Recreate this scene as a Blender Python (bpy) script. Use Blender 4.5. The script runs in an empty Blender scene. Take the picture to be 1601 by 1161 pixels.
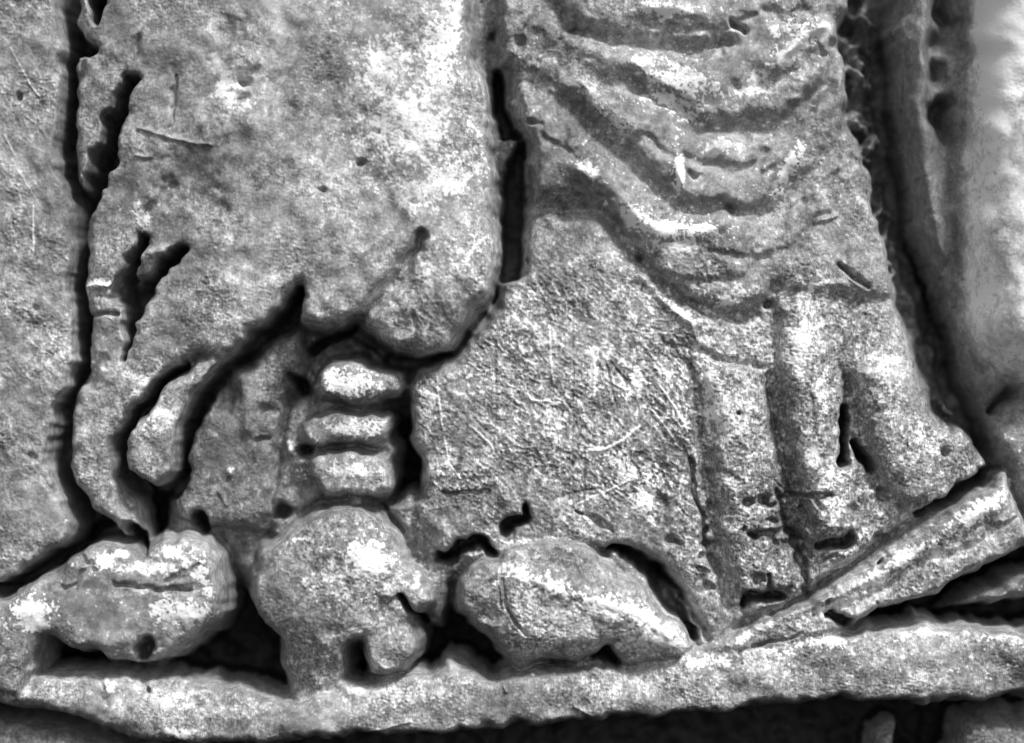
import bpy, math
import numpy as np

# ------------------------------------------------------------------ camera, world, sun
S = 0.00025            # metres per unit of the relief drawing (the carving is about 40 cm wide)
FOC_H = 45.0           # height of the carving's main surface above the recessed ground
sc = bpy.context.scene
C = sc.collection

cam_d = bpy.data.cameras.new('camera')
cam = bpy.data.objects.new('camera', cam_d)
C.objects.link(cam)
D = 1.25
cam.location = (0, -FOC_H * S - D, 0)
cam.rotation_euler = (math.radians(90), 0, 0)
cam_d.sensor_width = 36
cam_d.lens = 36 * D / (1601 * S)
cam_d.clip_start = 0.05
cam_d.clip_end = 50
cam_d.dof.use_dof = True
cam_d.dof.focus_distance = D
cam_d.dof.aperture_fstop = 2.4
sc.camera = cam

SUN = np.array([0.36, -0.50, 0.78])
SUN = SUN / np.linalg.norm(SUN)
elev = math.asin(SUN[2])
azim = math.atan2(SUN[0], SUN[1])

w = bpy.data.worlds.new('World')
sc.world = w
w.use_nodes = True
nt = w.node_tree
nt.nodes.clear()
sky = nt.nodes.new('ShaderNodeTexSky')
sky.sky_type = 'NISHITA'
sky.sun_disc = False
sky.sun_elevation = elev
sky.sun_rotation = azim
bw = nt.nodes.new('ShaderNodeRGBToBW')        # the photograph is monochrome
bg = nt.nodes.new('ShaderNodeBackground')
bg.inputs['Strength'].default_value = 0.075
wo = nt.nodes.new('ShaderNodeOutputWorld')
nt.links.new(sky.outputs[0], bw.inputs[0])
nt.links.new(bw.outputs[0], bg.inputs['Color'])
nt.links.new(bg.outputs[0], wo.inputs['Surface'])

sl = bpy.data.lights.new('sun', 'SUN')
sl.energy = 1.5
sl.angle = math.radians(10)
so = bpy.data.objects.new('sun', sl)
C.objects.link(so)
from mathutils import Vector
so.rotation_euler = Vector(SUN.tolist()).to_track_quat('Z', 'Y').to_euler()
so.location = (0.5, -0.8, 1.0)

sc.view_settings.view_transform = 'Standard'
sc.view_settings.look = 'None'
sc.view_settings.exposure = 1.3
sc.view_settings.gamma = 1
sc.render.resolution_x = 1024
sc.render.resolution_y = 743

# ------------------------------------------------------------------ drawing grid
ST = 1.55
X0, X1, Y0, Y1 = -90.0, 1690.0, -80.0, 1240.0
NX = int((X1 - X0) / ST) + 1
NY = int((Y1 - Y0) / ST) + 1
gx = X0 + np.arange(NX) * ST
gy = Y0 + np.arange(NY) * ST
XX, YY = np.meshgrid(gx, gy)
rng = np.random.default_rng(7)

def noise(scale, ax=1.0, ay=1.0, seed=0, rough=0.0):
    """band-limited noise, mean 0, std 1; feature size about `scale` units (ax, ay stretch it)"""
    r = np.random.default_rng(seed)
    n = r.standard_normal((NY, NX)).astype(np.float32)
    f = np.fft.rfft2(n)
    fx = np.fft.rfftfreq(NX, ST)[None, :] * scale * ax
    fy = np.fft.fftfreq(NY, ST)[:, None] * scale * ay
    k = np.sqrt(fx * fx + fy * fy)
    if rough:
        a = 1.0 / (0.35 + k) ** rough * np.exp(-(k / 6.0) ** 2)
        a[0, 0] = 0
    else:
        a = k * np.exp(-(k * 1.3) ** 2 * 1.4)
    o = np.fft.irfft2(f * a, s=(NY, NX))
    return (o / o.std()).astype(np.float32)

def sstep(a, b, v):
    t = np.clip((v - a) / (b - a), 0, 1)
    return t * t * (3 - 2 * t)

WX = noise(16, seed=1) * .9 + noise(60, seed=2) * 2.6 + noise(30, seed=23) * 1.6 + noise(9, seed=21) * .3
WY = noise(16, seed=3) * .9 + noise(60, seed=4) * 2.6 + noise(30, seed=24) * 1.6 + noise(9, seed=22) * .3

def window(pts, m):
    p = np.array(pts, float)
    i0 = max(0, int((p[:, 1].min() - m - Y0) / ST)); i1 = min(NY, int((p[:, 1].max() + m - Y0) / ST) + 2)
    j0 = max(0, int((p[:, 0].min() - m - X0) / ST)); j1 = min(NX, int((p[:, 0].max() + m - X0) / ST) + 2)
    return slice(i0, i1), slice(j0, j1)

def polydist(px, py, pts, vals=None, closed=False):
    """distance to polyline, value interpolated along it, signed side, running length fraction"""
    p = np.array(pts, float)
    n = len(p)
    best = np.full(px.shape, 1e9); val = np.zeros(px.shape); side = np.zeros(px.shape); run = np.zeros(px.shape)
    seg = range(n if closed else n - 1)
    L = 0.0
    tot = sum(np.hypot(*(p[(i + 1) % n] - p[i])) for i in seg)
    for i in seg:
        a = p[i]; b = p[(i + 1) % n]
        dx, dy = b - a
        l2 = dx * dx + dy * dy
        t = np.clip(((px - a[0]) * dx + (py - a[1]) * dy) / l2, 0, 1)
        ex = px - a[0] - t * dx; ey = py - a[1] - t * dy
        d = np.hypot(ex, ey)
        m = d < best
        best = np.where(m, d, best)
        if vals is not None:
            v = vals[i] + (vals[(i + 1) % n] - vals[i]) * t
            val = np.where(m, v, val)
        cr = dx * (py - a[1]) - dy * (px - a[0])
        side = np.where(m, np.sign(cr), side)
        run = np.where(m, (L + t * math.sqrt(l2)) / tot, run)
        L += math.sqrt(l2)
    return best, val, side, run

DET = np.zeros((NY, NX))          # relief detail cut into whatever part is on top
WEAR_LIGHT = np.zeros((NY, NX))         # rubbed, chalky patches plus highlights painted into the colour
GRIME_SHADE = np.zeros((NY, NX))        # stain patches plus shade painted into folds and recesses

RAG = np.clip(noise(12, seed=70) * .5 + noise(28, seed=71) * .7 + noise(8, seed=72) * .10, -1.6, 1.6)
def groove(pts, depth, warp=1.0, sharp=2.0, target=None):
    """pts: (x, y, half width); a cut with steep sides and a flat-ish floor (sharp>2) or a soft one"""
    if depth >= 29 and sharp >= 1.25:           # hard black cracks: deeper, a little wider, ragged
        depth = depth * 3.0; k_, rg = 1.15, .09
    elif abs(depth) >= 9 and sharp < 1.25 and max(q[2] for q in pts) >= 7:
        depth = depth * 1.1; sharp = 1.0; k_, rg = 1.22, .08     # soft hollows and rolls of cloth
    else:
        k_, rg = 1.0, .25
    w_ = [q[2] * k_ for q in pts]; xy = [q[:2] for q in pts]
    sl_ = window(xy, max(w_) * 3 + 14)
    px = XX[sl_] + WX[sl_] * warp; py = YY[sl_] + WY[sl_] * warp
    d, ww, s, r = polydist(px, py, xy, w_)
    u = d / np.maximum(ww, 0.8) * (1 + rg * RAG[sl_])
    DET[sl_] -= depth * np.exp(-u ** (2 * sharp) * 0.9)

def ridge(pts, h, warp=0.6, sharp=1.0):
    groove(pts, -h, warp, sharp)

def bump(x, y, rx, ry, h, rot=0, warp=1.0, sharp=1.0):
    if h <= -40: h *= 1.8; rx *= 1.1; ry *= 1.1
    r = max(rx, ry) * 2.2 + 8
    sl_ = window([(x, y)], r)
    px = XX[sl_] + WX[sl_] * warp - x; py = YY[sl_] + WY[sl_] * warp - y
    c, s = math.cos(math.radians(rot)), math.sin(math.radians(rot))
    u = (((px * c + py * s) / rx) ** 2 + ((-px * s + py * c) / ry) ** 2) * (1 + (np.clip(.4 * RAG[sl_], -.35, .6) if h < 0 else 0))
    DET[sl_] += h * np.exp(-u ** sharp)

def pleat(pts, h, rise, fall, warp=0.6):
    """steep rise from left to right across the line, then a long gentle fall; pts run DOWN the picture"""
    sl_ = window(pts, max(rise, fall) + 20)
    px = XX[sl_] + WX[sl_] * warp; py = YY[sl_] + WY[sl_] * warp
    d, v, s, run = polydist(px, py, pts)
    sd = -d * s
    prof = np.where(sd < rise / 2, sstep(-rise / 2, rise / 2, sd), 1 - np.clip((sd - rise / 2) / fall, 0, 1) ** 1.3)
    fade = np.minimum(sstep(0.0, 0.12, run), 1 - sstep(0.9, 1.0, run) * 0.6)
    DET[sl_] += h * prof * fade

PATCH = noise(9, seed=5) * 0.6 + noise(22, seed=6) * 0.55 + noise(4.2, seed=7) * .62
def tone_patch(x, y, rx, ry, a, rot=0, arr=None, soft=0.42):
    arr = WEAR_LIGHT if arr is None else arr
    r = max(rx, ry) * 2.4
    sl_ = window([(x, y)], r)
    px = XX[sl_] - x; py = YY[sl_] - y
    c, s = math.cos(math.radians(rot)), math.sin(math.radians(rot))
    u = ((px * c + py * s) / rx) ** 2 + ((-px * s + py * c) / ry) ** 2
    v = np.exp(-u * 0.8) * 1.75 + PATCH[sl_] * 0.46 - 0.75
    arr[sl_] = np.maximum(arr[sl_], a * sstep(0, soft, v))

# ------------------------------------------------------------------ outlines of the carving (drawing units, y down)
SHAPES = {}
SHAPES['panel'] = [(-90,-80),(72,-80),(84,0),(92,70),(92,150),(88,220),(90,280),(112,330),(104,430),(112,560),(92,620),(76,700),(80,770),(104,806),(84,842),(30,880),(-10,905),(-90,930)]
SHAPES['cloak'] = [(116,-80),(110,40),(116,110),(106,200),(108,290),(128,350),(120,430),(128,500),(126,570),(104,640),(96,700),(104,760),(148,806),(205,862),(226,872),(216,820),(198,780),(180,742),(182,705),(211,652),(260,580),(300,566),(334,574),(384,540),(432,492),(462,438),(474,508),(510,512),(560,504),(588,522),(612,548),(660,558),(700,546),(732,512),(759,470),(776,420),(778,340),(774,240),(764,130),(742,90),(738,40),(742,-80)]
SHAPES['tongue'] = [(330,548),(286,580),(243,612),(204,672),(194,705),(194,735),(206,750),(232,758),(258,748),(272,715),(284,668),(306,622),(350,578)]
SHAPES['lining'] = [(296,665),(318,625),(366,585),(420,548),(460,520),(470,560),(446,600),(442,640),(430,700),(420,800),(400,830),(330,826),(276,812),(270,780),(280,720)]
SHAPES['inset'] = [(440,640),(470,620),(520,620),(560,640),(620,700),(600,780),(560,800),(500,785),(445,835),(415,850),(412,800),(432,720)]
SHAPES['lobe1'] = [(486,602),(496,582),(520,568),(560,563),(600,568),(622,580),(630,602),(618,622),(585,632),(540,631),(500,628)]
SHAPES['lobe2'] = [(468,674),(478,654),(505,645),(560,643),(596,650),(608,665),(603,684),(580,696),(530,700),(490,697)]
SHAPES['lobe3'] = [(480,745),(488,722),(512,708),(560,706),(592,712),(607,735),(600,765),(580,777),(545,772),(505,775)]
SHAPES['swag'] = [(776,-80),(774,20),(776,95),(790,105),(800,190),(826,225),(824,330),(845,345),(930,340),(975,380),(1010,425),(1070,478),(1120,510),(1190,500),(1240,470),(1330,474),(1418,478),(1406,430),(1386,360),(1374,280),(1345,205),(1330,120),(1324,40),(1340,-80)]
SHAPES['skirt'] = [(826,300),(820,380),(818,430),(796,450),(764,495),(738,532),(715,560),(662,578),(642,600),(648,690),(662,740),(655,810),(690,870),(740,880),(790,870),(860,860),(920,856),(966,858),(1008,868),(1050,892),(1085,945),(1106,1008),(1142,1026),(1200,985),(1290,935),(1400,850),(1500,790),(1556,750),(1544,716),(1508,674),(1470,655),(1453,600),(1428,520),(1405,455),(1300,420),(1180,440),(1080,430),(1000,360),(940,290)]
SHAPES['hem'] = [(1085,1020),(1110,996),(1180,968),(1262,925),(1330,873),(1400,826),(1480,778),(1540,742),(1580,735),(1600,780),(1622,830),(1690,800),(1690,840),(1606,862),(1526,905),(1446,945),(1374,968),(1334,984),(1300,1010),(1100,1044)]
SHAPES['stoneL'] = [(-90,985),(-60,930),(0,932),(50,900),(80,890),(96,866),(140,843),(180,832),(215,850),(232,866),(255,840),(280,830),(322,838),(346,870),(356,920),(354,958),(336,988),(306,1008),(274,1030),(238,1050),(205,1042),(172,1040),(145,1026),(120,1026),(96,1012),(74,1000),(60,1024),(52,1060),(40,1100),(-90,1110)]
SHAPES['stoneM'] = [(384,940),(386,895),(403,855),(438,826),(490,795),(530,780),(574,788),(604,812),(624,835),(645,868),(667,903),(680,938),(672,962),(654,968),(640,985),(600,1012),(572,1014),(546,1018),(548,1085),(520,1120),(440,1122),(434,1050),(438,1005),(408,985)]
SHAPES['lobeM'] = [(556,992),(575,950),(610,935),(640,960),(664,996),(656,1030),(636,1054),(604,1065),(576,1054),(564,1022)]
SHAPES['stoneR'] = [(706,945),(716,905),(735,875),(772,862),(790,842),(840,838),(880,838),(915,846),(955,870),(1000,905),(1045,950),(1078,985),(1092,1015),(1080,1040),(1000,1050),(975,1045),(958,1016),(945,1034),(900,1046),(860,1040),(812,1060),(790,1040),(768,1005),(730,985)]
SHAPES['ledge'] = [(-90,1080),(0,1075),(60,1050),(140,1046),(210,1056),(300,1064),(370,1074),(430,1092),(500,1076),(560,1060),(620,1060),(664,1048),(690,1036),(708,1026),(732,1034),(764,1050),(830,1045),(930,1036),(1010,1032),(1085,1012),(1150,1002),(1230,990),(1330,984),(1400,983),(1440,971),(1520,975),(1580,983),(1690,975),(1690,1092),(1601,1098),(1500,1108),(1420,1106),(1320,1100),(1250,1110),(1150,1120),(1060,1126),(950,1132),(800,1146),(700,1154),(560,1160),(460,1170),(330,1174),(230,1167),(160,1150),(90,1122),(0,1112),(-90,1104)]
SHAPES['underL'] = [(-90,1132),(0,1128),(70,1136),(150,1156),(220,1180),(330,1200),(330,1240),(-90,1240)]
SHAPES['underR'] = [(1500,1180),(1512,1136),(1545,1124),(1601,1120),(1690,1116),(1690,1240),(1500,1240)]
SHAPES['underM'] = [(1370,1170),(1376,1148),(1395,1140),(1415,1146),(1420,1180),(1410,1210),(1370,1200)]
SHAPES['rib'] = [(1392,-80),(1400,60),(1408,160),(1428,300),(1440,360),(1478,430),(1500,520),(1520,600),(1560,680),(1600,690),(1640,600),(1600,500),(1560,300),(1560,60),(1560,-80)]
SHAPES['bulge'] = [(1530,-80),(1526,60),(1520,200),(1518,330),(1515,430),(1520,500),(1540,550),(1575,582),(1610,596),(1690,610),(1690,-80)]
SHAPES['corner'] = [(1540,700),(1552,660),(1580,620),(1620,604),(1690,600),(1690,860),(1625,850),(1596,800),(1580,760),(1562,730)]
SHAPES['slip'] = [(1490,960),(1530,925),(1580,900),(1640,890),(1690,890),(1690,935),(1600,942),(1540,952)]
SHAPES['valley'] = [(715,-80),(900,-80),(900,300),(870,420),(800,462),(778,452),(762,380),(745,250),(722,180),(712,60)]
SHAPES['back'] = [(600,790),(640,770),(780,800),(800,880),(740,890),(706,930),(694,990),(664,985),(640,900)]
SHAPES['recessL'] = [(255,770),(300,790),(440,800),(470,840),(410,900),(392,960),(365,920),(330,860),(250,850)]
SHAPES['under'] = [(440,520),(470,480),(530,500),(620,520),(720,520),(700,552),(650,585),(628,625),(600,640),(480,640),(448,620),(430,560)]
SHAPES['edge'] = [(1320,-80),(1388,-80),(1392,60),(1398,160),(1416,290),(1428,370),(1462,450),(1496,545),(1520,620),(1552,690),(1560,740),(1500,770),(1440,700),(1400,500),(1340,300),(1310,100)]
SHAPES['sliver'] = [(940,850),(965,858),(1005,872),(1050,920),(1096,976),(1128,1016),(1104,1034),(1056,985),(1004,930),(950,880)]

# ------------------------------------------------------------------ carved detail
# left crack zone and pits
groove([(285,566,4),(262,580,6),(240,608,6),(216,640,7),(194,682,7),(180,716,7),(184,744,8),(204,764,9),(240,772,8),(266,764,8)], 44, .9, 1.5)
groove([(463,446,4),(452,478,7),(420,510,8),(385,540,7),(350,572,7),(318,612,7),(296,652,8),(282,700,8),(272,745,9),(268,775,8)], 46, .9, 1.5)
groove([(1352,-60,14),(1346,10,12),(1340,60,10)], 30, 1, 1.4)
groove([(1396,-70,12),(1398,60,10),(1396,150,12),(1408,210,10),(1418,290,7),(1426,350,6),(1452,430,7),(1480,510,9),(1502,580,8),(1530,650,8),(1556,706,11)], 50, .9, 1.5)
groove([(955,858,4),(985,868,6),(1015,893,10),(1040,925,10),(1066,962,7),(1086,1000,4)], 44, .9, 1.5)
groove([(196,846,5),(150,838,8),(96,862,8),(50,896,8),(-10,925,8)], 40, .9, 1.5)
groove([(90,-70,10),(96,20,9),(112,72,8),(103,110,8),(101,160,8),(97,230,7),(100,272,5),(122,318,8),(117,360,6),(113,430,8),(121,480,6),(124,560,6),(104,612,5),(93,650,8),(85,710,9),(88,758,9),(120,800,12),(160,835,12)], 52, .9, 1.5)
groove([(150,-10,9),(150,14,9),(146,24,6)], 60, 1, 1.6)
groove([(116,70,6),(136,74,8)], 45, 1.0, 1.4)
groove([(196,122,8),(188,145,8),(180,170,6),(172,198,9),(160,225,11),(150,265,11),(138,300,10),(131,322,10)], 75, 1.1, 1.6)
groove([(216,60,5),(196,118,7)], 8, 1, 1)
groove([(225,372,7),(216,396,6),(196,425,9),(195,455,14),(204,475,12),(201,500,7),(196,525,4),(190,560,3)], 62, 1.2, 1.5)
groove([(280,388,6),(268,405,9),(252,428,8),(226,452,12),(205,465,10)], 60, 1.2, 1.5)
ridge([(212,412,7),(236,398,8),(256,392,7)], 12)
groove([(265,290,6),(222,345,9),(215,375,8)], 12, 1, 1)
groove([(128,494,2.5),(150,491,2.5),(182,490,2.5)], 22, .4, 1.6)
bump(160,400,26,36,14,20)
ridge([(132,446,3),(150,443,4.5),(172,446,3)], 8, .5)
groove([(130,540,6),(150,560,8),(130,600,10)], 10)
bump(385,131,8,7,-26,0,.6,1.5); bump(567,258,7,7,-24,0,.6,1.5); bump(507,298,5,4,-16,0,.6,1.4)
bump(27,153,3.5,6,-20,0,.5,1.4); bump(48,714,6,5,-14); bump(60,478,5,4,-12)
groove([(365,45,14),(345,90,12)], 7, 1, 1)
groove([(275,120,3),(268,200,3)], 7, .8); groove([(330,230,24),(300,270,30),(330,320,20)], 7, 1, 1)
groove([(395,110,7),(360,158,9),(390,162,5)], 7, 1, 1)
for q in ([(213,200),(240,206),(268,215),(300,222),(330,227)], [(212,241),(238,244)]):
    ridge([(a, b, 2.6) for a, b in q], 5, .5)
# cloak: broad body, lower fold
groove([(664,368,3),(652,395,9),(636,425,12),(600,462,11),(570,492,9),(545,512,6)], 34, 1, 1.0)
bump(690,440,70,90,16,20,1); bump(650,170,70,150,14,8,1); bump(540,350,80,60,7)
bump(250,170,50,120,8,15)
groove([(482,545,5),(505,528,6),(530,520,6),(552,510,3)], 42, .8, 1.6)
groove([(560,530,9),(600,545,8)], 26, 1, 1.2)
bump(463,470,9,22,-46,10,.4,1.3)
# robe/cloak valley: ribs and black slots
groove([(776,108,4),(782,150,6),(790,192,6),(805,205,5)], 70, .8, 1.6)
groove([(815,222,5),(812,250,7),(802,275,9),(802,330,11),(800,380,11),(799,432,9)], 95, .8, 1.8)
groove([(792,205,5),(810,206,4)], 30); bump(826,408,3,12,-26,0,.5,1.4); bump(830,186,10,4,-22,20)
bump(775,52,7,8,-26); bump(812,70,8,7,-22); bump(822,150,9,20,10)
ridge([(760,90,6),(757,150,6),(768,210,5)], 9)
# swag folds: rolled tubes with dark undersides
groove([(820,-20,22),(862,10,20),(905,44,18),(960,58,15),(1030,72,12),(1090,76,10),(1140,60,8)], 26, 1, 1)
bump(880,14,10,7,-14); bump(898,46,12,7,-16)
groove([(840,60,24),(880,100,22),(940,130,16),(1000,135,10)], 16, 1, 1)
groove([(990,118,9),(1040,158,12),(1088,190,13),(1130,204,15),(1190,204,17),(1228,190,17),(1262,160,13),(1290,125,11),(1312,70,9)], 26, 1, 1)
groove([(830,130,18),(880,160,18),(930,205,16),(980,250,15),(1020,290,16),(1060,318,14),(1100,322,10),(1150,325,8)], 24, 1, 1)
groove([(1150,330,8),(1210,335,14),(1250,300,15),(1290,250,16),(1330,200,14)], 18, 1, 1)
groove([(835,318,16),(880,322,14),(932,322,13),(966,360,13),(1000,405,12),(1050,448,11),(1100,482,9),(1140,492,8),(1180,480,7),(1215,450,7)], 22, .8, 1.1)
ridge([(912,130,6),(930,150,8),(960,178,9),(1000,200,9)], 8)
ridge([(1000,112,14),(1030,140,14),(1075,168,12),(1110,182,9)], 9)
ridge([(905,262,9),(950,292,10),(990,335,12),(1035,362,14),(1080,366,14),(1125,350,9)], 12)
ridge([(1018,14,10),(1060,12,12),(1100,20,9)], 9)
ridge([(1212,100,10),(1236,78,8),(1262,46,12),(1285,40,8)], 16)
ridge([(1060,240,6),(1062,270,9),(1070,300,6)], 10); groove([(1084,266,5),(1096,272,4)], 12)
ridge([(1245,232,6),(1225,265,7),(1205,308,4)], 10); ridge([(1195,265,5),(1215,245,6)], 7)
ridge([(1280,345,4),(1308,336,3)], 7)
groove([(1144,30,4),(1165,46,5)], 26, .5, 1.5); groove([(1125,70,5),(1130,84,5)], 10)
bump(1205,472,7,5,-26,0,.5,1.5); bump(1223,489,7,4,-24,0,.5,1.5); bump(1000,405,4,5,-22,0,.4,1.5)
groove([(1312,415,3.5),(1325,424,4),(1360,448,2.5)], 20, .5, 1.3); ridge([(1325,434,3),(1356,455,3)], 7)
groove([(1150,500,8),(1190,492,8),(1240,455,8)], 8)
for q in ([(1100,250),(1130,264),(1170,262),(1204,238)], [(985,235),(1015,275),(1048,300)], [(1110,396),(1180,408),(1240,382),(1292,330)], [(1046,424),(1092,442),(1150,436),(1200,400)],
          [(856,212),(898,240),(938,285)], [(1000,34),(1060,50),(1120,46),(1180,26)], [(1196,18),(1230,40),(1262,14)], [(1150,128),(1200,132),(1250,110),(1290,80)], [(1290,300),(1320,260),(1338,220)], [(1010,210),(1040,236),(1080,246)]):
    n_q = len(q)
    groove([(a, b, 3.5 + 4.5 * math.sin(math.pi * (k_q + .5) / n_q)) for k_q, (a, b) in enumerate(q)], 8, 1, 1.0)
# lip and pleats of the skirt
ridge([(1000,432,5),(1050,480,6),(1080,505,6),(1092,535,5)], 10, .5)
groove([(1092,546,5),(1120,560,6),(1160,570,6),(1195,572,6)], 14, .5, 1.2)
def roll_fold(pts, h, skew=.35):
    """a rounded tube of cloth; pts (x, y, half width) run down the picture"""
    sl_ = window([q[:2] for q in pts], 90)
    px = XX[sl_] + WX[sl_] * .7; py = YY[sl_] + WY[sl_] * .7
    d, ww, sd, run = polydist(px, py, [q[:2] for q in pts], [q[2] for q in pts])
    u = np.clip(-d * sd / ww, -1, 1)
    u = np.clip(u - skew * (1 - u * u) * -1, -1, 1)
    DET[sl_] += h * (np.clip(1 - u * u, 0, 1) ** .75) * 1.15 * sstep(0, .08, run) * (1 - sstep(.93, 1, run) * .7)
roll_fold([(1148,555,46),(1160,640,50),(1172,740,54),(1186,850,58),(1200,940,44)], 26)
roll_fold([(1246,450,30),(1262,560,46),(1284,680,48),(1300,780,44),(1316,850,36)], 30)
roll_fold([(1372,560,44),(1400,660,48),(1428,740,46),(1450,780,30)], 24)
roll_fold([(1275,540,16),(1284,620,18),(1290,700,14)], 6)
roll_fold([(1330,430,60),(1350,520,60),(1372,600,40)], 10)
groove([(1085,570,7),(1098,680,8),(1108,780,8),(1122,880,9),(1140,950,6)], 16, .8, 1.0)
groove([(1206,590,8),(1222,690,9),(1238,790,9),(1258,880,9)], 18, .8, 1.0)
groove([(1322,600,6),(1346,680,9),(1374,760,9),(1400,810,6)], 16, .8, 1.0)
groove([(1322,640,5),(1320,680,6),(1320,722,5)], 48, .8, 1.6); groove([(1338,690,4),(1350,712,7),(1362,738,5)], 40, .9, 1.5)
groove([(1240,778,3),(1275,774,4),(1302,770,4)], 22, .8, 1.4)
for a, b, r in ((1378,771,8),(1335,797,9),(1190,785,8),(1411,795,9),(1155,647,4),(1050,845,9),(1480,708,7),(1062,850,6),(1165,785,7)):
    bump(a, b, r, r*.8, -22, 10, .6, 1.4)
groove([(1180,838,8),(1215,834,8),(1245,842,8),(1262,860,8)], 24, 1.4, 1.3)
groove([(1280,856,4),(1305,850,6),(1330,840,6)], 32, 1, 1.4); groove([(1372,848,5),(1388,843,5)], 26, 1, 1.4)
groove([(1160,945,4),(1175,934,6),(1200,932,6),(1225,930,4)], 30, 1.4, 1.4); groove([(1198,900,4),(1202,930,5)], 24)
groove([(1215,770,4),(1228,800,5),(1240,840,5),(1262,880,5),(1268,905,4)], 26, 1, 1.4)
groove([(1080,720,3),(1088,780,3.5),(1105,840,4),(1120,890,4)], 22, .8, 1.3)
groove([(1210,965,3),(1270,935,6),(1340,885,7),(1400,842,8),(1470,800,8),(1550,752,8)], 26, .5, 1.6)
groove([(1150,985,5),(1262,934,9),(1330,890,10),(1400,840,11),(1480,796,11),(1560,752,9)], 24, .5, 1.1)
groove([(1440,806,4),(1470,788,6),(1510,772,7),(1548,744,12)], 50, 1.0, 1.6)
bump(1440,690,60,45,8); bump(1390,600,55,50,6)
for k in range(26):
    a, b = rng.uniform(1100, 1420), rng.uniform(760, 940)
    if b < 1690 - a * .55 + 90: bump(a, b, rng.uniform(4, 12), rng.uniform(3, 6), -rng.uniform(10, 26), rng.uniform(-50, 40), 1.4, 1.3)
# broken dark edge on the right of the skirt
for a, b, rx, ry, r in ((1440,520,14,20,0),(1452,560,12,18,10),(1462,640,10,9,0),(1482,672,12,10,0)):
    bump(a, b, rx, ry, -22, r, 1.6, 1.3)
# centre of skirt: slight hollows
bump(870,690,140,120,5); bump(790,580,40,50,5); groove([(640,860,8),(700,880,6)],8)
groove([(690,872,8),(712,868,9),(735,852,8),(765,858,5)], 52, 1.2, 1.5)
groove([(790,826,7),(806,816,9),(822,812,5),(814,790,3)], 46, 1.2, 1.4)
groove([(905,802,2),(925,808,3),(950,822,2)], 16, 1.4, 1.2); 
groove([(764,772,3),(700,770,3),(690,762,3)], 8,.8); groove([(1000,770,10),(1040,790,8),(1010,820,9)], 6)
groove([(650,500,3),(640,560,3)], 5)
# around the lobes and behind the cloak
groove([(606,560,7),(624,566,9),(640,570,7),(700,552,4)], 46, .8, 1.5)
groove([(455,592,6),(470,612,6)], 30,1,1.4); bump(474,704,10,7,-40,0,.3,1.6)
bump(453,703,6,8,22,0,.3,1.4); bump(470,722,9,7,22,0,.3,1.4)
groove([(488,700,5),(540,703,5),(600,704,6)], 20, .8, 1.2)
groove([(540,772,4),(580,780,4)], 20,.8,1.3)
groove([(355,610,12),(340,640,6)], 20,1.2,1.2); groove([(392,690,4),(412,690,4)], 10)
ridge([(380,600,10),(388,640,12),(384,670,7)], 10); bump(355,740,5,5,10,0,.5)
ridge([(215,600,7),(188,660,6),(178,700,5)], 7,.6)
bump(410,640,12,10,-12); groove([(300,810,7),(306,826,8)], 40,1,1.4); bump(435,800,13,10,-40,-30,1,1.4); bump(422,828,8,7,14)
ridge([(340,770,3),(350,790,3)], 6)
# stones
groove([(195,828,8),(210,845,8),(226,868,4)], 60, .6, 1.6)
bump(250,905,70,26,7); groove([(180,915,4),(230,916,4),(262,920,4),(300,925,5)], 12,.8,1.1)
bump(285,915,26,16,-9); groove([(262,905,4),(300,892,5),(310,885,3)], 8); bump(315,985,30,18,-12,-20)
bump(226,1018,12,15,-48,0,.6,1.5); bump(176,1000,16,14,8); bump(115,1000,14,12,8); bump(155,1005,16,14,7)
bump(40,955,30,30,8); bump(70,930,16,24,-6)
groove([(130,870,5),(150,890,6),(100,920,5)], 9)
bump(570,870,50,46,10); bump(650,925,26,24,7); bump(615,1010,40,34,9); groove([(626,932,3),(642,955,3.5),(664,980,4)], 34, .5, 1.5)
groove([(590,960,7),(600,945,6),(625,938,3)], 8,.8); groove([(572,795,3),(590,812,4),(598,830,3)], 24,.7,1.4); groove([(550,790,4),(580,793,4)], 20,.7,1.4)
bump(560,1048,9,12,18)
groove([(784,905,2.2),(790,945,2.2),(803,970,2.2),(822,990,2.2)], 8, .2, 1.2); groove([(778,915,2),(784,950,2)], 5, .2)
ridge([(760,905,4),(775,890,5),(790,882,4)], 7,.6)
ridge([(842,908,12),(880,925,14),(940,945,12),(990,955,10),(1040,990,8)], 7,.8)
bump(742,982,22,12,-8,30); bump(738,976,8,6,10,0,.5); bump(760,974,7,6,9,0,.5); bump(855,885,60,20,-5)
groove([(930,1036,3),(950,1028,4),(958,1018,5),(968,1038,4)], 30, .6, 1.4)
groove([(860,1042,3),(905,1048,5),(940,1046,4)], 22, .9, 1.3)
# hem strip
ridge([(1150,990,5),(1210,968,6),(1290,935,7)], 8,.6); ridge([(1290,935,8),(1370,900,9),(1430,868,9),(1500,820,12),(1560,780,12)], 12,.6)
groove([(1290,960,5),(1360,935,5),(1440,880,6),(1530,850,6),(1590,810,5)], 10,.8,1.1)
groove([(1296,966,3),(1310,968,7),(1326,975,6),(1336,968,3)], 34, 1,1.4); ridge([(1330,958,4),(1350,930,4)], 7,.5)
groove([(1370,942,2),(1385,965,2)], 6,.5)
groove([(1180,1008,2.5),(1230,998,3),(1260,990,2.5)], 14,.7,1.3)
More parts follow.
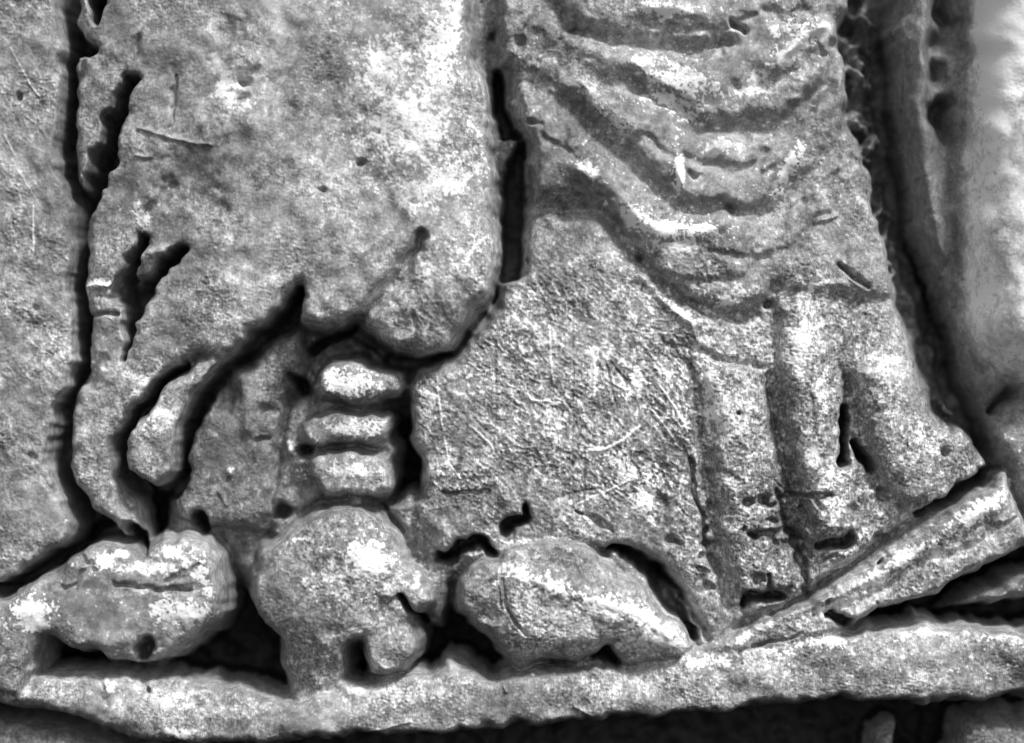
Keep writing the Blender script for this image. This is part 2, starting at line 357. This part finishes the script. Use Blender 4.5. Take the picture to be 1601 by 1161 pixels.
# ledge
groove([(-60,1112,14),(0,1112,15),(60,1116,14),(130,1134,12),(200,1152,10)], 10,1,1)
bump(230,1080,4,6,-24,0,.8,1.4); bump(170,1078,10,12,12); bump(280,1150,26,9,8,-20)
for k in range(9):
    bump(130 + k*30, 1062 + k*2.5, 7, 14, -12 if k%2 else 5, 0, 1, 1.3)
groove([(1157,1020,1.8),(1158,1040,1.5)], 10,.4); groove([(1407,1100,4),(1409,1116,4)], 20,.5)
ridge([(784,1062,1.8),(792,1082,1.8)], 6,.2); ridge([(898,1104,2),(925,1122,2)], 6,.2); ridge([(640,1128,2),(560,1150,2)], 5,.2)
# right hand ribs
groove([(1488,-60,11),(1484,100,11),(1488,250,10),(1494,340,9),(1500,420,6)], 26, .5, 1.0)
bump(1492,10,11,34,-48,4,1.6,1.0); bump(1472,96,8,38,-46,8,1.6,1.0); bump(1484,176,12,30,-52,-4,1.8,1.1); bump(1508,60,7,40,-39,5,1.4,1.0)
groove([(1512,-20,6),(1508,30,6),(1500,70,6)], 24,.8,1.2)
ridge([(1450,-60,15),(1448,60,15),(1448,180,15),(1458,300,13),(1474,400,4)], 20,.3,1.0); ridge([(1416,-60,8),(1424,160,8)], 6,.3)
groove([(1432,260,5),(1450,340,6),(1462,390,5)], 16); bump(1475,350,9,9,9)
groove([(1590,618,5),(1572,632,6),(1566,645,6)], 40,.8,1.3); bump(1550,680,10,8,14)

# ------------------------------------------------------------------ scratches and grain
STROKE = np.zeros((NY, NX), np.float32)
def strokes(n, box, lmin, lmax, ang, spread, amp, curve=0.3, seed=0):
    r = np.random.default_rng(seed)
    x = r.uniform(box[0], box[2], n); y = r.uniform(box[1], box[3], n)
    L = r.uniform(lmin, lmax, n); a = np.radians(ang + r.normal(0, spread, n)); c = r.normal(0, curve, n) / 30
    am = amp * r.choice([-1, 1], n) * r.uniform(.4, 1, n)
    k = int(lmax / 0.8)
    for i in range(k):
        s = i * 0.8
        m = s < L
        xs = x[m] + np.cos(a[m] + c[m] * s) * s; ys = y[m] + np.sin(a[m] + c[m] * s) * s
        jx = np.round((xs - X0) / ST).astype(int); iy = np.round((ys - Y0) / ST).astype(int)
        ok = (jx > 0) & (jx < NX - 1) & (iy > 0) & (iy < NY - 1)
        STROKE[iy[ok], jx[ok]] = am[m][ok]
strokes(5200, (-80,-60,1680,1220), 5, 16, 90, 50, 1.0, 1.5, 11)
strokes(2600, (640,380,1110,860), 10, 34, 70, 45, 1.5, .6, 12)
strokes(1500, (640,420,1110,860), 12, 40, 40, 12, 1.3, .3, 13)
strokes(1500, (-80,-60,115,900), 10, 40, 65, 35, 1.1, .3, 14)
strokes(2200, (390,800,1090,1060), 6, 20, 60, 60, 1.2, 1.6, 15)
strokes(2600, (1080,440,1560,1000), 4, 13, 70, 60, 1.2, 2.0, 16)
def blur3(a):
    b = a.copy()
    b[1:-1] = (a[:-2] + 2 * a[1:-1] + a[2:]) / 4
    c = b.copy()
    c[:, 1:-1] = (b[:, :-2] + 2 * b[:, 1:-1] + b[:, 2:]) / 4
    return c
STROKE = blur3(STROKE)
def line(pts, amp, wd=1.5, w2=None):
    global STROKE
    sl_ = window(pts, 12)
    d, v, s, run = polydist(XX[sl_] + WX[sl_] * .15, YY[sl_] + WY[sl_] * .15, pts)
    STROKE[sl_] = STROKE[sl_] + amp * np.exp(-(d / wd) ** 2)
line([(896,470),(897,600),(896,760),(895,862)], -.7); line([(915,700),(914,780)], -1)
line([(918,706),(945,703),(975,688),(1000,668)], 2.4, 2.2); line([(798,697),(830,706),(900,708),(925,706)], -.5)
line([(1030,600),(1055,635),(1075,675)], 1.8); line([(1020,640),(1050,680)], 1.4); line([(735,665),(765,690),(772,705)], 2.0, 2)
line([(740,655),(770,680)], -1.6); line([(860,510),(862,560),(866,600)], 1.4); line([(930,560),(928,620)], 2.4, 2.2); line([(950,570),(965,640)], -1.8)
line([(955,565),(985,600)], -2.6, 2.2); line([(680,575),(690,660),(702,725),(720,750)], 1.2); line([(775,530),(776,660)], -1)
line([(835,625),(875,628)], 1.4); line([(870,778),(900,770),(930,765)], -1.6); line([(900,790),(945,770),(985,750)], 1.1)
line([(15,75),(45,130),(60,150)], 1.4); line([(50,320),(50,390)], 1.5); line([(5,210),(18,240)], 1.6); line([(30,270),(60,320)], 1.1)

GRAIN = noise(7, 1.0, .62, seed=30) * .9 + noise(4.2, 1.0, .75, seed=31) * .9 + noise(15, seed=32) * .7
LUMPY = noise(26, seed=35) * .9 + noise(45, seed=33) * 1.6 + noise(95, seed=34) * 2.6
SMOOTHZONE = sstep(1385, 1450, XX) * (1 - sstep(600, 680, YY))          # the soft-looking ribs and bulge at the right
rough_amt = 1 - .35 * SMOOTHZONE
rough_amt *= 1 - .35 * sstep(1010, 1090, YY) * (1 - sstep(350, 600, XX))
mott = .75 + .5 * sstep(-1, 1, noise(60, seed=40))
def blob(x, y, rx, ry, p=2.0):
    return np.exp(-(((XX - x) / rx) ** 2 + ((YY - y) / ry) ** 2) ** p)
COARSE = np.clip(.62 + .2 * blob(870,640,230,240) + .55 * blob(1280,700,230,240) + .3 * blob(1230,860,150,90) - .22 * blob(420,150,300,330) - .25 * blob(1050,170,280,230) - .25 * blob(230,930,180,120)
                 + .1 * blob(1300,1050,500,60) - .2 * SMOOTHZONE + .12 * noise(90, seed=80), .15, 1.3)
DETAIL_FINE = (GRAIN * .34 * COARSE * mott + STROKE * 1.55 * COARSE) * rough_amt + LUMPY * .9

def gblur(a, sg):
    f = np.fft.rfft2(a)
    fx = np.fft.rfftfreq(NX, ST)[None, :]; fy = np.fft.fftfreq(NY, ST)[:, None]
    return np.fft.irfft2(f * np.exp(-2 * (math.pi * sg) ** 2 * (fx * fx + fy * fy)), s=a.shape)
DET = DET * (1 - SMOOTHZONE) + gblur(DET, 6.0) * SMOOTHZONE
DET = DET * .7 + gblur(DET, 2.4) * .3
# rubbed chalky spots, and highlights painted where the relief catches light
for q in ((1545,50,34,60,1.6,0),(1572,110,30,60,1.6,20),(1560,185,24,26,.9,0),(1590,30,24,40,.9,0),(1542,450,22,30,.45,0),
          (690,90,24,70,.8,8),(600,110,40,50,.6,10),(640,200,70,60,.6,10),(712,50,10,60,.8,5),(700,280,60,30,.6,-30),(560,160,24,40,.4,10),(660,300,40,30,.5,-20),
          (355,140,16,22,.6,0),(345,150,18,8,.6,0),(380,170,14,8,.7,0),(220,335,18,16,.8,20),(150,444,22,8,.9,0),(370,505,26,12,.5,10),(248,640,26,34,.6,20),(225,610,14,40,.6,30),
          (550,600,44,18,1.0,8),(530,590,26,14,1.0,10),(550,668,40,12,.7,0),(540,735,34,12,.6,0),(453,703,7,8,1,0),(470,722,10,8,1,0),(355,738,6,6,.9,0),
          (1020,12,18,8,.9,0),(1050,16,34,9,.9,0),(1262,50,22,16,1,30),(1222,92,14,14,1,0),(1242,72,20,10,1,-45),(1212,50,10,12,.7,0),
          (1065,125,55,26,.7,15),(1060,165,44,16,.7,30),(970,190,24,9,.8,30),(1180,130,30,16,.5,-30),(1000,95,20,10,.6,0),(990,340,26,16,.8,40),(1040,355,44,14,1,14),(1090,356,40,8,1,4),(1050,385,44,12,.6,0),
          (1062,268,9,34,.9,0),(1232,262,12,44,.8,30),(920,262,22,10,.8,25),(1130,225,30,8,.5,0),(1070,490,40,9,.8,42),(925,145,10,24,.6,-30),
          (1250,530,20,44,.8,0),(1285,600,12,34,.6,0),(1110,610,16,70,.7,-6),(1140,640,40,60,.35,0),(1270,710,14,36,.8,0),(1390,600,50,44,.35,0),(1300,750,24,14,.7,-20),(1150,760,30,20,.5,0),(1180,800,26,14,.5,0),(1450,690,24,16,.6,30),
          (1275,445,14,20,.7,0),(1140,465,34,14,.6,-15),(1310,790,24,12,.5,0),(1410,720,22,14,.4,0),
          (995,590,12,26,.9,10),(928,590,8,24,.8,0),(868,660,12,22,.6,10),(1000,505,16,14,.6,0),(940,708,22,12,.9,0),(970,728,18,8,.9,20),(988,740,14,12,.9,0),(1012,780,12,34,.8,-10),(900,510,14,14,.4,0),(760,715,14,10,.4,0),
          (180,868,34,12,.9,-20),(270,860,34,14,.7,10),(245,885,60,10,.6,0),(318,905,12,34,.7,-15),(290,960,36,20,.8,-10),(255,950,20,14,.8,0),(48,955,34,24,1,20),(60,975,22,14,1,0),(200,925,50,6,.4,0),
          (575,872,34,28,1,0),(560,900,60,40,.5,0),(480,842,16,6,.8,0),(530,825,40,14,.4,0),(655,900,10,22,.7,-20),(560,960,30,30,.35,0),
          (850,912,50,12,1,16),(950,945,50,14,1,8),(1010,965,44,14,.9,30),(800,890,24,14,.5,0),(850,950,60,30,.45,10),(1050,1000,30,14,.9,40),(1000,1000,50,24,.4,0),(735,975,9,7,.9,0),(755,972,7,7,.8,0),(1040,940,26,8,.4,40),
          (1530,795,54,14,1,-32),(1420,870,44,12,.9,-28),(1370,905,30,12,.8,-25),(1480,860,60,16,.5,-20),(1195,980,16,6,.9,-20),(1165,995,22,6,.8,-20),(1560,850,30,12,.4,-30),(1300,950,50,10,.5,-25),
          (1110,1034,50,9,.8,0),(1180,1022,60,9,.7,-5),(1300,1002,60,8,.8,-5),(1460,984,70,9,1,0),(1575,992,40,9,.8,0),(1190,1045,50,20,.4,0),(1000,1070,70,16,.3,0),
          (172,1078,8,12,.9,0),(280,1148,26,8,.9,20),(300,1080,26,8,.5,0),(60,1085,40,10,.4,0),(350,1110,70,14,.4,0),(250,1100,30,20,.35,0),(640,1085,70,14,.4,0),(560,1080,30,8,.6,0),(900,1070,60,10,.3,0)):
    tone_patch(*q[:5], rot=q[5])
def spot(x, y, rx, ry):
    sl_ = window([(x, y)], 30)
    u = ((XX[sl_] + WX[sl_] * .5 - x) / rx) ** 2 + ((YY[sl_] + WY[sl_] * .5 - y) / ry) ** 2
    WEAR_LIGHT[sl_] = np.maximum(WEAR_LIGHT[sl_], np.exp(-u ** 2))
spot(452,701,6,8); spot(470,722,9,6); spot(355,738,4,5); spot(1290,45,14,16); spot(1254,70,14,9); spot(1224,92,13,12); spot(1240,82,12,8)
spot(995,600,9,14); spot(576,872,20,20); spot(50,955,20,14); spot(58,975,16,8); spot(620,766,4,4)
# darker stains, and painted shade along folds, crack edges and undersides
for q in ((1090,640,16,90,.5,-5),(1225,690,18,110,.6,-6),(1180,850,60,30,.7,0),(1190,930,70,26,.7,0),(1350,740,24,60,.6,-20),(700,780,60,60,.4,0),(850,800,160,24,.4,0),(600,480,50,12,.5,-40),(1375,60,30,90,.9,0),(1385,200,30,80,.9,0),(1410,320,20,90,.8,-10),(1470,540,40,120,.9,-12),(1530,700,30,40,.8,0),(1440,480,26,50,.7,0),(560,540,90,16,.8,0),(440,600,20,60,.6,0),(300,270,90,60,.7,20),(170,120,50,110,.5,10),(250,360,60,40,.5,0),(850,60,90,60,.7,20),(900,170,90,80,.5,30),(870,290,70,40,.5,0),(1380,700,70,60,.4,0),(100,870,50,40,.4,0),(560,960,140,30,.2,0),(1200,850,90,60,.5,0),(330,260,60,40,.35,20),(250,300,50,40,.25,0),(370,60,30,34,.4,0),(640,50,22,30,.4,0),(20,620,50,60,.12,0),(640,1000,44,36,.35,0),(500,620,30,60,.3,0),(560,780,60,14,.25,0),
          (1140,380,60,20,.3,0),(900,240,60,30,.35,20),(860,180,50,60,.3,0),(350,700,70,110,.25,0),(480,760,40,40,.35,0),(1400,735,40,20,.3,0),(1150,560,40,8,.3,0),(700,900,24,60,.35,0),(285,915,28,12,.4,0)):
    tone_patch(*q[:5], rot=q[5], arr=GRIME_SHADE, soft=.9)

WEAR_LIGHT = WEAR_LIGHT * (1 - SMOOTHZONE) + gblur(WEAR_LIGHT, 3.0) * SMOOTHZONE * .35
# ------------------------------------------------------------------ materials
def stone_material(name, base, variation, coarse, rough=.62, bump_s=.28):
    m = bpy.data.materials.new(name)
    m.use_nodes = True
    n = m.node_tree; N = n.nodes; Lk = n.links
    bs = N['Principled BSDF']
    tc = N.new('ShaderNodeTexCoord')
    def nz(scale, det, r, vec=None, dist=0):
        t = N.new('ShaderNodeTexNoise'); t.inputs['Scale'].default_value = scale; t.inputs['Detail'].default_value = det
        t.inputs['Roughness'].default_value = r; t.inputs['Distortion'].default_value = dist
        Lk.new(vec or tc.outputs['Object'], t.inputs['Vector']); return t.outputs['Fac']
    def mth(op, a, b=None, c=None):
        t = N.new('ShaderNodeMath'); t.operation = op
        for i, v in enumerate((a, b, c)):
            if v is None: continue
            if isinstance(v, (int, float)): t.inputs[i].default_value = v
            else: Lk.new(v, t.inputs[i])
        return t.outputs[0]
    mp = N.new('ShaderNodeMapping'); mp.inputs['Scale'].default_value = (1.7, 1, .6)
    Lk.new(tc.outputs['Object'], mp.inputs['Vector'])
    fine = nz(820, 3, .75, mp.outputs[0], .9)
    mid = nz(240, 4, .65, None, .4)
    big = nz(coarse, 4, .6)
    g = N.new('ShaderNodeAttribute'); g.attribute_name = 'grain'
    wa = N.new('ShaderNodeAttribute'); wa.attribute_name = 'tone_patch'  # worn patches and painted highlights
    gr = N.new('ShaderNodeAttribute'); gr.attribute_name = 'grime_shade'  # stains and painted shade
    co_ = N.new('ShaderNodeAttribute'); co_.attribute_name = 'coarse'
    # tone = base * 2^(stuff)
    e = mth('MULTIPLY', mth('MULTIPLY', mth('SUBTRACT', fine, .5), co_.outputs['Fac']), 4.6 * variation)
    e = mth('ADD', e, mth('MULTIPLY', mth('SUBTRACT', mid, .5), 2.8 * variation))
    e = mth('ADD', e, mth('MULTIPLY', mth('SUBTRACT', big, .5), 3.0 * variation))
    e = mth('ADD', e, mth('MULTIPLY', g.outputs['Fac'], .36 * variation))
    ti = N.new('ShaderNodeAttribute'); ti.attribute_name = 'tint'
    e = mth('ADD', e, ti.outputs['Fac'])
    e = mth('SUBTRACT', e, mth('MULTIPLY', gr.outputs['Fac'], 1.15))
    e = mth('ADD', e, mth('MULTIPLY', wa.outputs['Fac'], 2.25))
    v = mth('MULTIPLY', mth('POWER', 2.0, e), base)
    v = mth('MINIMUM', v, .86)
    cc = N.new('ShaderNodeCombineColor')
    for i in range(3): Lk.new(v, cc.inputs[i])
    Lk.new(cc.outputs[0], bs.inputs['Base Color'])
    bs.inputs['Roughness'].default_value = rough
    bs.inputs['Specular IOR Level'].default_value = .35
    b = N.new('ShaderNodeBump'); b.inputs['Strength'].default_value = bump_s; b.inputs['Distance'].default_value = .0005
    Lk.new(mth('ADD', fine, mth('MULTIPLY', mid, 1.2)), b.inputs['Height'])
    Lk.new(b.outputs[0], bs.inputs['Normal'])
    return m
M_STONE = stone_material('weathered_stone', .29, 1.3, 22)
M_SOFT = stone_material('smooth_weathered_stone', .29, 1.0, 40, .55, .3)
M_PALE = stone_material('pale_smooth_stone', .29, .9, 26, .55, .2)
M_POST = stone_material('post_smooth_stone', .29, 1.1, 26, .6, .2)  # base tone as its neighbours; the tint attribute darkens the post
M_PANEL = stone_material('scratched_stone', .27, 1.05, 30)
M_DARK = stone_material('shade_black_stone', .022, .8, 60)  # near-black base puts the shade of the gaps into the colour

# ------------------------------------------------------------------ surfaces
CS = 3                                      # coarse grid for signed distances
def sdf(poly, rag=1.7):
    p = np.array(poly, float)
    sl_ = window(poly, 34)
    i0, i1 = sl_[0].start, sl_[0].stop; j0, j1 = sl_[1].start, sl_[1].stop
    ii = np.arange(i0, i1 + CS, CS); jj = np.arange(j0, j1 + CS, CS)
    cx, cy = np.meshgrid(X0 + jj * ST, Y0 + ii * ST)
    d, _, _, _ = polydist(cx, cy, poly, closed=True)
    ins = np.zeros(cx.shape, bool)
    n = len(p)
    for k in range(n):
        x1, y1 = p[k]; x2, y2 = p[(k + 1) % n]
        if y1 == y2: continue
        c = ((y1 > cy) != (y2 > cy)) & (cx < (x2 - x1) * (cy - y1) / (y2 - y1) + x1)
        ins ^= c
    s = np.where(ins, d, -d)
    s0 = s
    # bilinear resample, warped for a hand-cut ragged outline
    fx = ((XX[sl_] + WX[sl_] * 1.0) - (X0 + j0 * ST)) / (ST * CS); fy = ((YY[sl_] + WY[sl_] * 1.0) - (Y0 + i0 * ST)) / (ST * CS)
    fx = np.clip(fx, 0, s.shape[1] - 1.001); fy = np.clip(fy, 0, s.shape[0] - 1.001)
    a = fx.astype(int); b = fy.astype(int); u = fx - a; v = fy - b
    o = (s[b, a] * (1 - u) + s[b, a + 1] * u) * (1 - v) + (s[b + 1, a] * (1 - u) + s[b + 1, a + 1] * u) * v
    return sl_, o + RAG[sl_] * rag

def mesh_from(sl_, h, mask, name, mat, parent=None, label=None, root=(0, 0, 0)):
    xs = XX[sl_]; ys = YY[sl_]; q = mask
    used = np.zeros(h.shape, bool)
    used[:-1, :-1] |= q; used[1:, :-1] |= q; used[:-1, 1:] |= q; used[1:, 1:] |= q
    idx = np.full(h.shape, -1, np.int32); nv = int(used.sum()); idx[used] = np.arange(nv)
    co = np.empty((nv, 3), np.float32)
    co[:, 0] = (xs[used] - 800.5) * S - root[0]
    co[:, 1] = -h[used] * S - root[1]
    co[:, 2] = (580.5 - ys[used]) * S - root[2]
    f = np.stack([idx[:-1, :-1][q], idx[1:, :-1][q], idx[1:, 1:][q], idx[:-1, 1:][q]], 1).astype(np.int32)
    me = bpy.data.meshes.new(name)
    me.vertices.add(nv); me.vertices.foreach_set('co', co.ravel())
    me.loops.add(f.size); me.loops.foreach_set('vertex_index', f.ravel())
    me.polygons.add(len(f)); me.polygons.foreach_set('loop_start', np.arange(0, f.size, 4, dtype=np.int32))
    me.polygons.foreach_set('use_smooth', np.ones(len(f), bool))
    me.update(calc_edges=True)
    for an, arr in (('tone_patch', WEAR_LIGHT), ('grime_shade', GRIME_SHADE), ('grain', GRAINTONE), ('coarse', COARSE), ('tint', TINT)):
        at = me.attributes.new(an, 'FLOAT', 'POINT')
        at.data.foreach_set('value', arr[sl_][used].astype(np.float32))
    me.materials.append(mat)
    o = bpy.data.objects.new(name, me)
    C.objects.link(o)
    if parent is not None: o.parent = parent
    if label: o['label'] = label
    return o

GRAINTONE = COARSE * 1.25 * np.clip(noise(5, 1, .7, seed=50) * .6 + noise(11, seed=51) * .5 + np.where(STROKE > 0, STROKE * 3.6, STROKE * 1.6), -2.4, 4.6) * (1 - .2 * SMOOTHZONE)

# ------------------------------------------------------------------ the relief: every part's height, smoothly joined
FLOOR = -190.0
def stem(x, y, d): return -44 * sstep(985, 1085, y)
ISL = noise(30, seed=90) * .6 + noise(12, seed=91) * .5
def islands(x, y, d):
    j = np.clip(((x - X0) / ST).round().astype(int), 0, NX - 1); i = np.clip(((y - Y0) / ST).round().astype(int), 0, NY - 1)
    return 46 * np.clip(ISL[i, j], -.6, 1.6)
def toe(x, y, d): return -26 * sstep(990, 1050, y)
def drape(x, y, d):
    return -62 * np.clip((590 - x) / 450, 0, 1) ** 1.6 - 34 * np.clip((x - 620) / 150, 0, 1) ** 2 * (y < 420) * (1 - sstep(330, 420, y)) - 16 * sstep(430, 560, y) * np.clip((x - 600) / 150, 0, 1)
SPEC = {   # key: (top height, edge width, options)
 'ledge': (42, 15, dict(roll=(56, 24), rag=.9, power=2.2)),
 'underL': (-10, 20, {}), 'underR': (-10, 20, {}), 'underM': (-30, 16, {}),
 'panel': (30, 13, dict(expand=16, roll=(60, 16), power=2.6)),
 'rib': (-16, 22, dict(rag=1.0, roll=(60, 16))),
 'bulge': (92, 60, dict(roll=(120, 60), rag=1.2, expand=10)),
 'corner': (4, 34, {}),
 'cloak': (84, 20, dict(expand=5, roll=(110, 30), power=2.4, extra=drape)),
 'tongue': (50, 15, dict(expand=6, roll=(34, 22))),
 'lining': (-6, 20, dict(expand=11, roll=(70, 20))),
 'inset': (-16, 22, dict(expand=8)),
 'lobe1': (52, 13, dict(expand=5, roll=(38, 34))), 'lobe2': (42, 13, dict(expand=8, roll=(36, 32))), 'lobe3': (36, 13, dict(expand=9, roll=(42, 30))),
 'edge': (-118, 26, dict(roll=(60, 20), fine=1.5, extra=islands)), 'under': (-84, 36, dict(expand=14)),
 'skirt': (26, 16, dict(expand=4, roll=(70, 16), power=2.6)),
 'swag': (44, 18, dict(roll=(80, 26))),
 'hem': (40, 16, dict(roll=(40, 14))),
 'sliver': (16, 10, {}), 'valley': (-34, 20, {}), 'back': (-6, 20, {}), 'recessL': (-52, 22, {}), 'slip': (0, 16, {}),
 'stoneL': (66, 17, dict(roll=(84, 52), expand=2)),
 'stoneM': (76, 17, dict(roll=(104, 56), expand=2, extra=stem)),
 'lobeM': (60, 16, dict(roll=(54, 34), expand=4)),
 'stoneR': (76, 17, dict(roll=(96, 54), expand=2, extra=toe)),
}
KEYS = list(SPEC)
HH = np.full((NY, NX), FLOOR) + noise(28, seed=61) * 4
OWN = np.full((NY, NX), -1)
FINE = np.ones((NY, NX))
for n_, key in enumerate(KEYS):
    top, edge, o_ = SPEC[key]
    grow = edge * .32; edge = edge * 1.65
    sl_, d = sdf(SHAPES[key], o_.get('rag', .4) * .6 + .2)
    d = d + o_.get('expand', 0) + grow
    power = o_.get('power', 2.0)
    t = np.clip(d / edge, 0, 1)
    prof = (1 - (1 - t) ** power) ** (1 / power)
    h = FLOOR - 5 + (top - FLOOR + 5) * prof
    ra, rh = o_.get('roll', (60, 10))
    rr = np.clip(d / ra, 0, 1)
    h = h + rh * (np.sqrt(1 - (1 - rr) ** 2) - 1) * prof
    if 'extra' in o_: h = h + o_['extra'](XX[sl_], YY[sl_], d) * prof
    m = (h > HH[sl_]) & (d > 0)
    HH[sl_] = np.where(m, h, HH[sl_])
    OWN[sl_] = np.where(m, n_, OWN[sl_])
    FINE[sl_] = np.where(m, o_.get('fine', 1.0), FINE[sl_])
HS = gblur(HH, 2.6)
HB = gblur(HH, 10.0)
HS = HS * (1 - SMOOTHZONE) + HB * SMOOTHZONE
HS = np.maximum(HS + DET, np.minimum(HS, -205 + ISL * 3))
gy_, gx_ = np.gradient(HS, ST)
ATT = 1 / (1 + (gx_ ** 2 + gy_ ** 2) / 3.0)          # steep walls carry less grain and no rubbing or painted highlights
ATT = gblur(ATT, 1.2)
HS = HS + DETAIL_FINE * FINE * (.25 + .75 * ATT)
GRAINTONE = GRAINTONE * ATT
WEAR_LIGHT = WEAR_LIGHT * sstep(.1, .5, ATT)

TINT = np.zeros((NY, NX))                             # tone offset per piece, blurred at joins; recesses darkened as painted shade
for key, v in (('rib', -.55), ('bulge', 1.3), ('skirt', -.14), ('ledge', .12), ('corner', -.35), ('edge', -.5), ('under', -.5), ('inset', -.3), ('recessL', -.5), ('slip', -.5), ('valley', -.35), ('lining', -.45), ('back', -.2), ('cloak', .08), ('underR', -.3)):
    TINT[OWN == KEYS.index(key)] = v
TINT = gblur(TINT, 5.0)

def carve(key, name, mat=M_STONE, parent=None, label=None, root=(0, 0, 0)):
    n_ = KEYS.index(key) if key else -1
    q = OWN[:-1, :-1] == n_
    ii, jj = np.where(q)
    sl_ = (slice(ii.min(), ii.max() + 2), slice(jj.min(), jj.max() + 2))
    return mesh_from(sl_, HS[sl_], q[sl_[0].start:sl_[0].stop - 1, sl_[1].start:sl_[1].stop - 1], name, mat, parent, label, root)

def root_at(x, y):
    return ((x - 800.5) * S, 0.0, (580.5 - y) * S)
def thing(name, label, cat, x, y, group=None):
    o = bpy.data.objects.new(name, None); o.empty_display_size = .01
    o.location = root_at(x, y); C.objects.link(o)
    o['label'] = label; o['category'] = cat
    if group: o['group'] = group
    return o
def single(key, name, mat, label, cat, x, y, group=None):
    r = root_at(x, y)
    o = carve(key, name, mat, root=r)
    o.location = r; o['label'] = label; o['category'] = cat
    if group: o['group'] = group
    return o

# the setting: recessed stone behind everything, the ledge
o = carve(None, 'stone_wall', M_DARK, label='recessed stone at the bottom of the deep cracks, shade painted into its colour')
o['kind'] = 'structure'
o = carve('ledge', 'ledge', label='rough stone ledge running along the bottom under the rounded stones')
o['kind'] = 'structure'
single('underL', 'broken_stone', M_STONE, 'soft grey stone below the ledge at the bottom left corner', 'stone', 60, 1200)
single('underR', 'broken_stone', M_STONE, 'broken stone below the ledge at the bottom right corner', 'stone', 1590, 1200)
single('underM', 'broken_stone', M_STONE, 'small stone knob in the dark gap under the ledge, left of the bottom right corner', 'stone', 1395, 1200)
single('panel', 'flat_slab', M_PANEL, 'flat scratched stone slab left of the long black crack', 'slab', 0, 900)
single('rib', 'stone_post', M_POST, 'narrow dark grooved post between the pleated robe and the pale column', 'post', 1470, 430)
single('bulge', 'rounded_column', M_PALE, 'smooth pale rounded column cut off by the right edge', 'column', 1600, 600)
single('corner', 'stone_boss', M_SOFT, 'small dark grey boss under the pale column at the right edge', 'boss', 1640, 850)

# the robed figure
fig = thing('carved_figure', 'carved stone figure in a smooth cloak and a pleated robe above the ledge', 'statue', 760, 1020)
fr = root_at(760, 1020)
def part(key, name, label=None, parent=None, mat=M_STONE):
    return carve(key, name, mat, parent or fig, label, fr)
cl = part('cloak', 'cloak', 'smooth broad cloak hanging on the left')
part('tongue', 'cloak_fold', 'rolled tongue-shaped fold framed by a black groove', cl)
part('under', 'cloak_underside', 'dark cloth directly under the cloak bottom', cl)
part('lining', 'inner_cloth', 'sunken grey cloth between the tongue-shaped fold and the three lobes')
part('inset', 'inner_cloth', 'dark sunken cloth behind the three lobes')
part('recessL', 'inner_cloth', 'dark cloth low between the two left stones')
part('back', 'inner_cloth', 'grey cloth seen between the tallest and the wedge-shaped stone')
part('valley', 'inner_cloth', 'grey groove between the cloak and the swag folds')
part('lobe1', 'lobe', 'topmost chalky lobe under the cloak')
part('lobe2', 'lobe', 'middle lobe of three')
part('lobe3', 'lobe', 'lowest grey lobe of three')
sk = part('skirt', 'robe', 'robe with fibrous scratched front and long pleats on the right')
part('edge', 'robe_edge', 'dark crumbling edge strip right of the robe', sk)
part('swag', 'robe_swag', 'U-shaped hanging folds at the top right')
part('hem', 'hem', 'pale slanting hem strip')
part('sliver', 'hem_edge', 'narrow dark hem edge above the right-hand stone')
part('slip', 'hem_edge', 'dark cloth end in the gap under the pale hem')

# rounded stones on the ledge
for k, x, y, lab in (('stoneL', 210, 1050, 'knobbly rounded stone at the left end of the ledge, overhanging a black gap'),
                     ('stoneM', 530, 1080, 'tallest rounded stone with a bright round top and cracked lobes on its right'),
                     ('stoneR', 890, 1050, 'wedge-shaped rounded stone pointing right towards the slanting hem')):
    st = single(k, 'rounded_stone', M_STONE, lab, 'stone', x, y, 'rounded stones in a row on the ledge')
    if k == 'stoneM':
        carve('lobeM', 'broken_lobe', M_STONE, st, 'round lobe at the lower right beside a black hole', root_at(x, y))
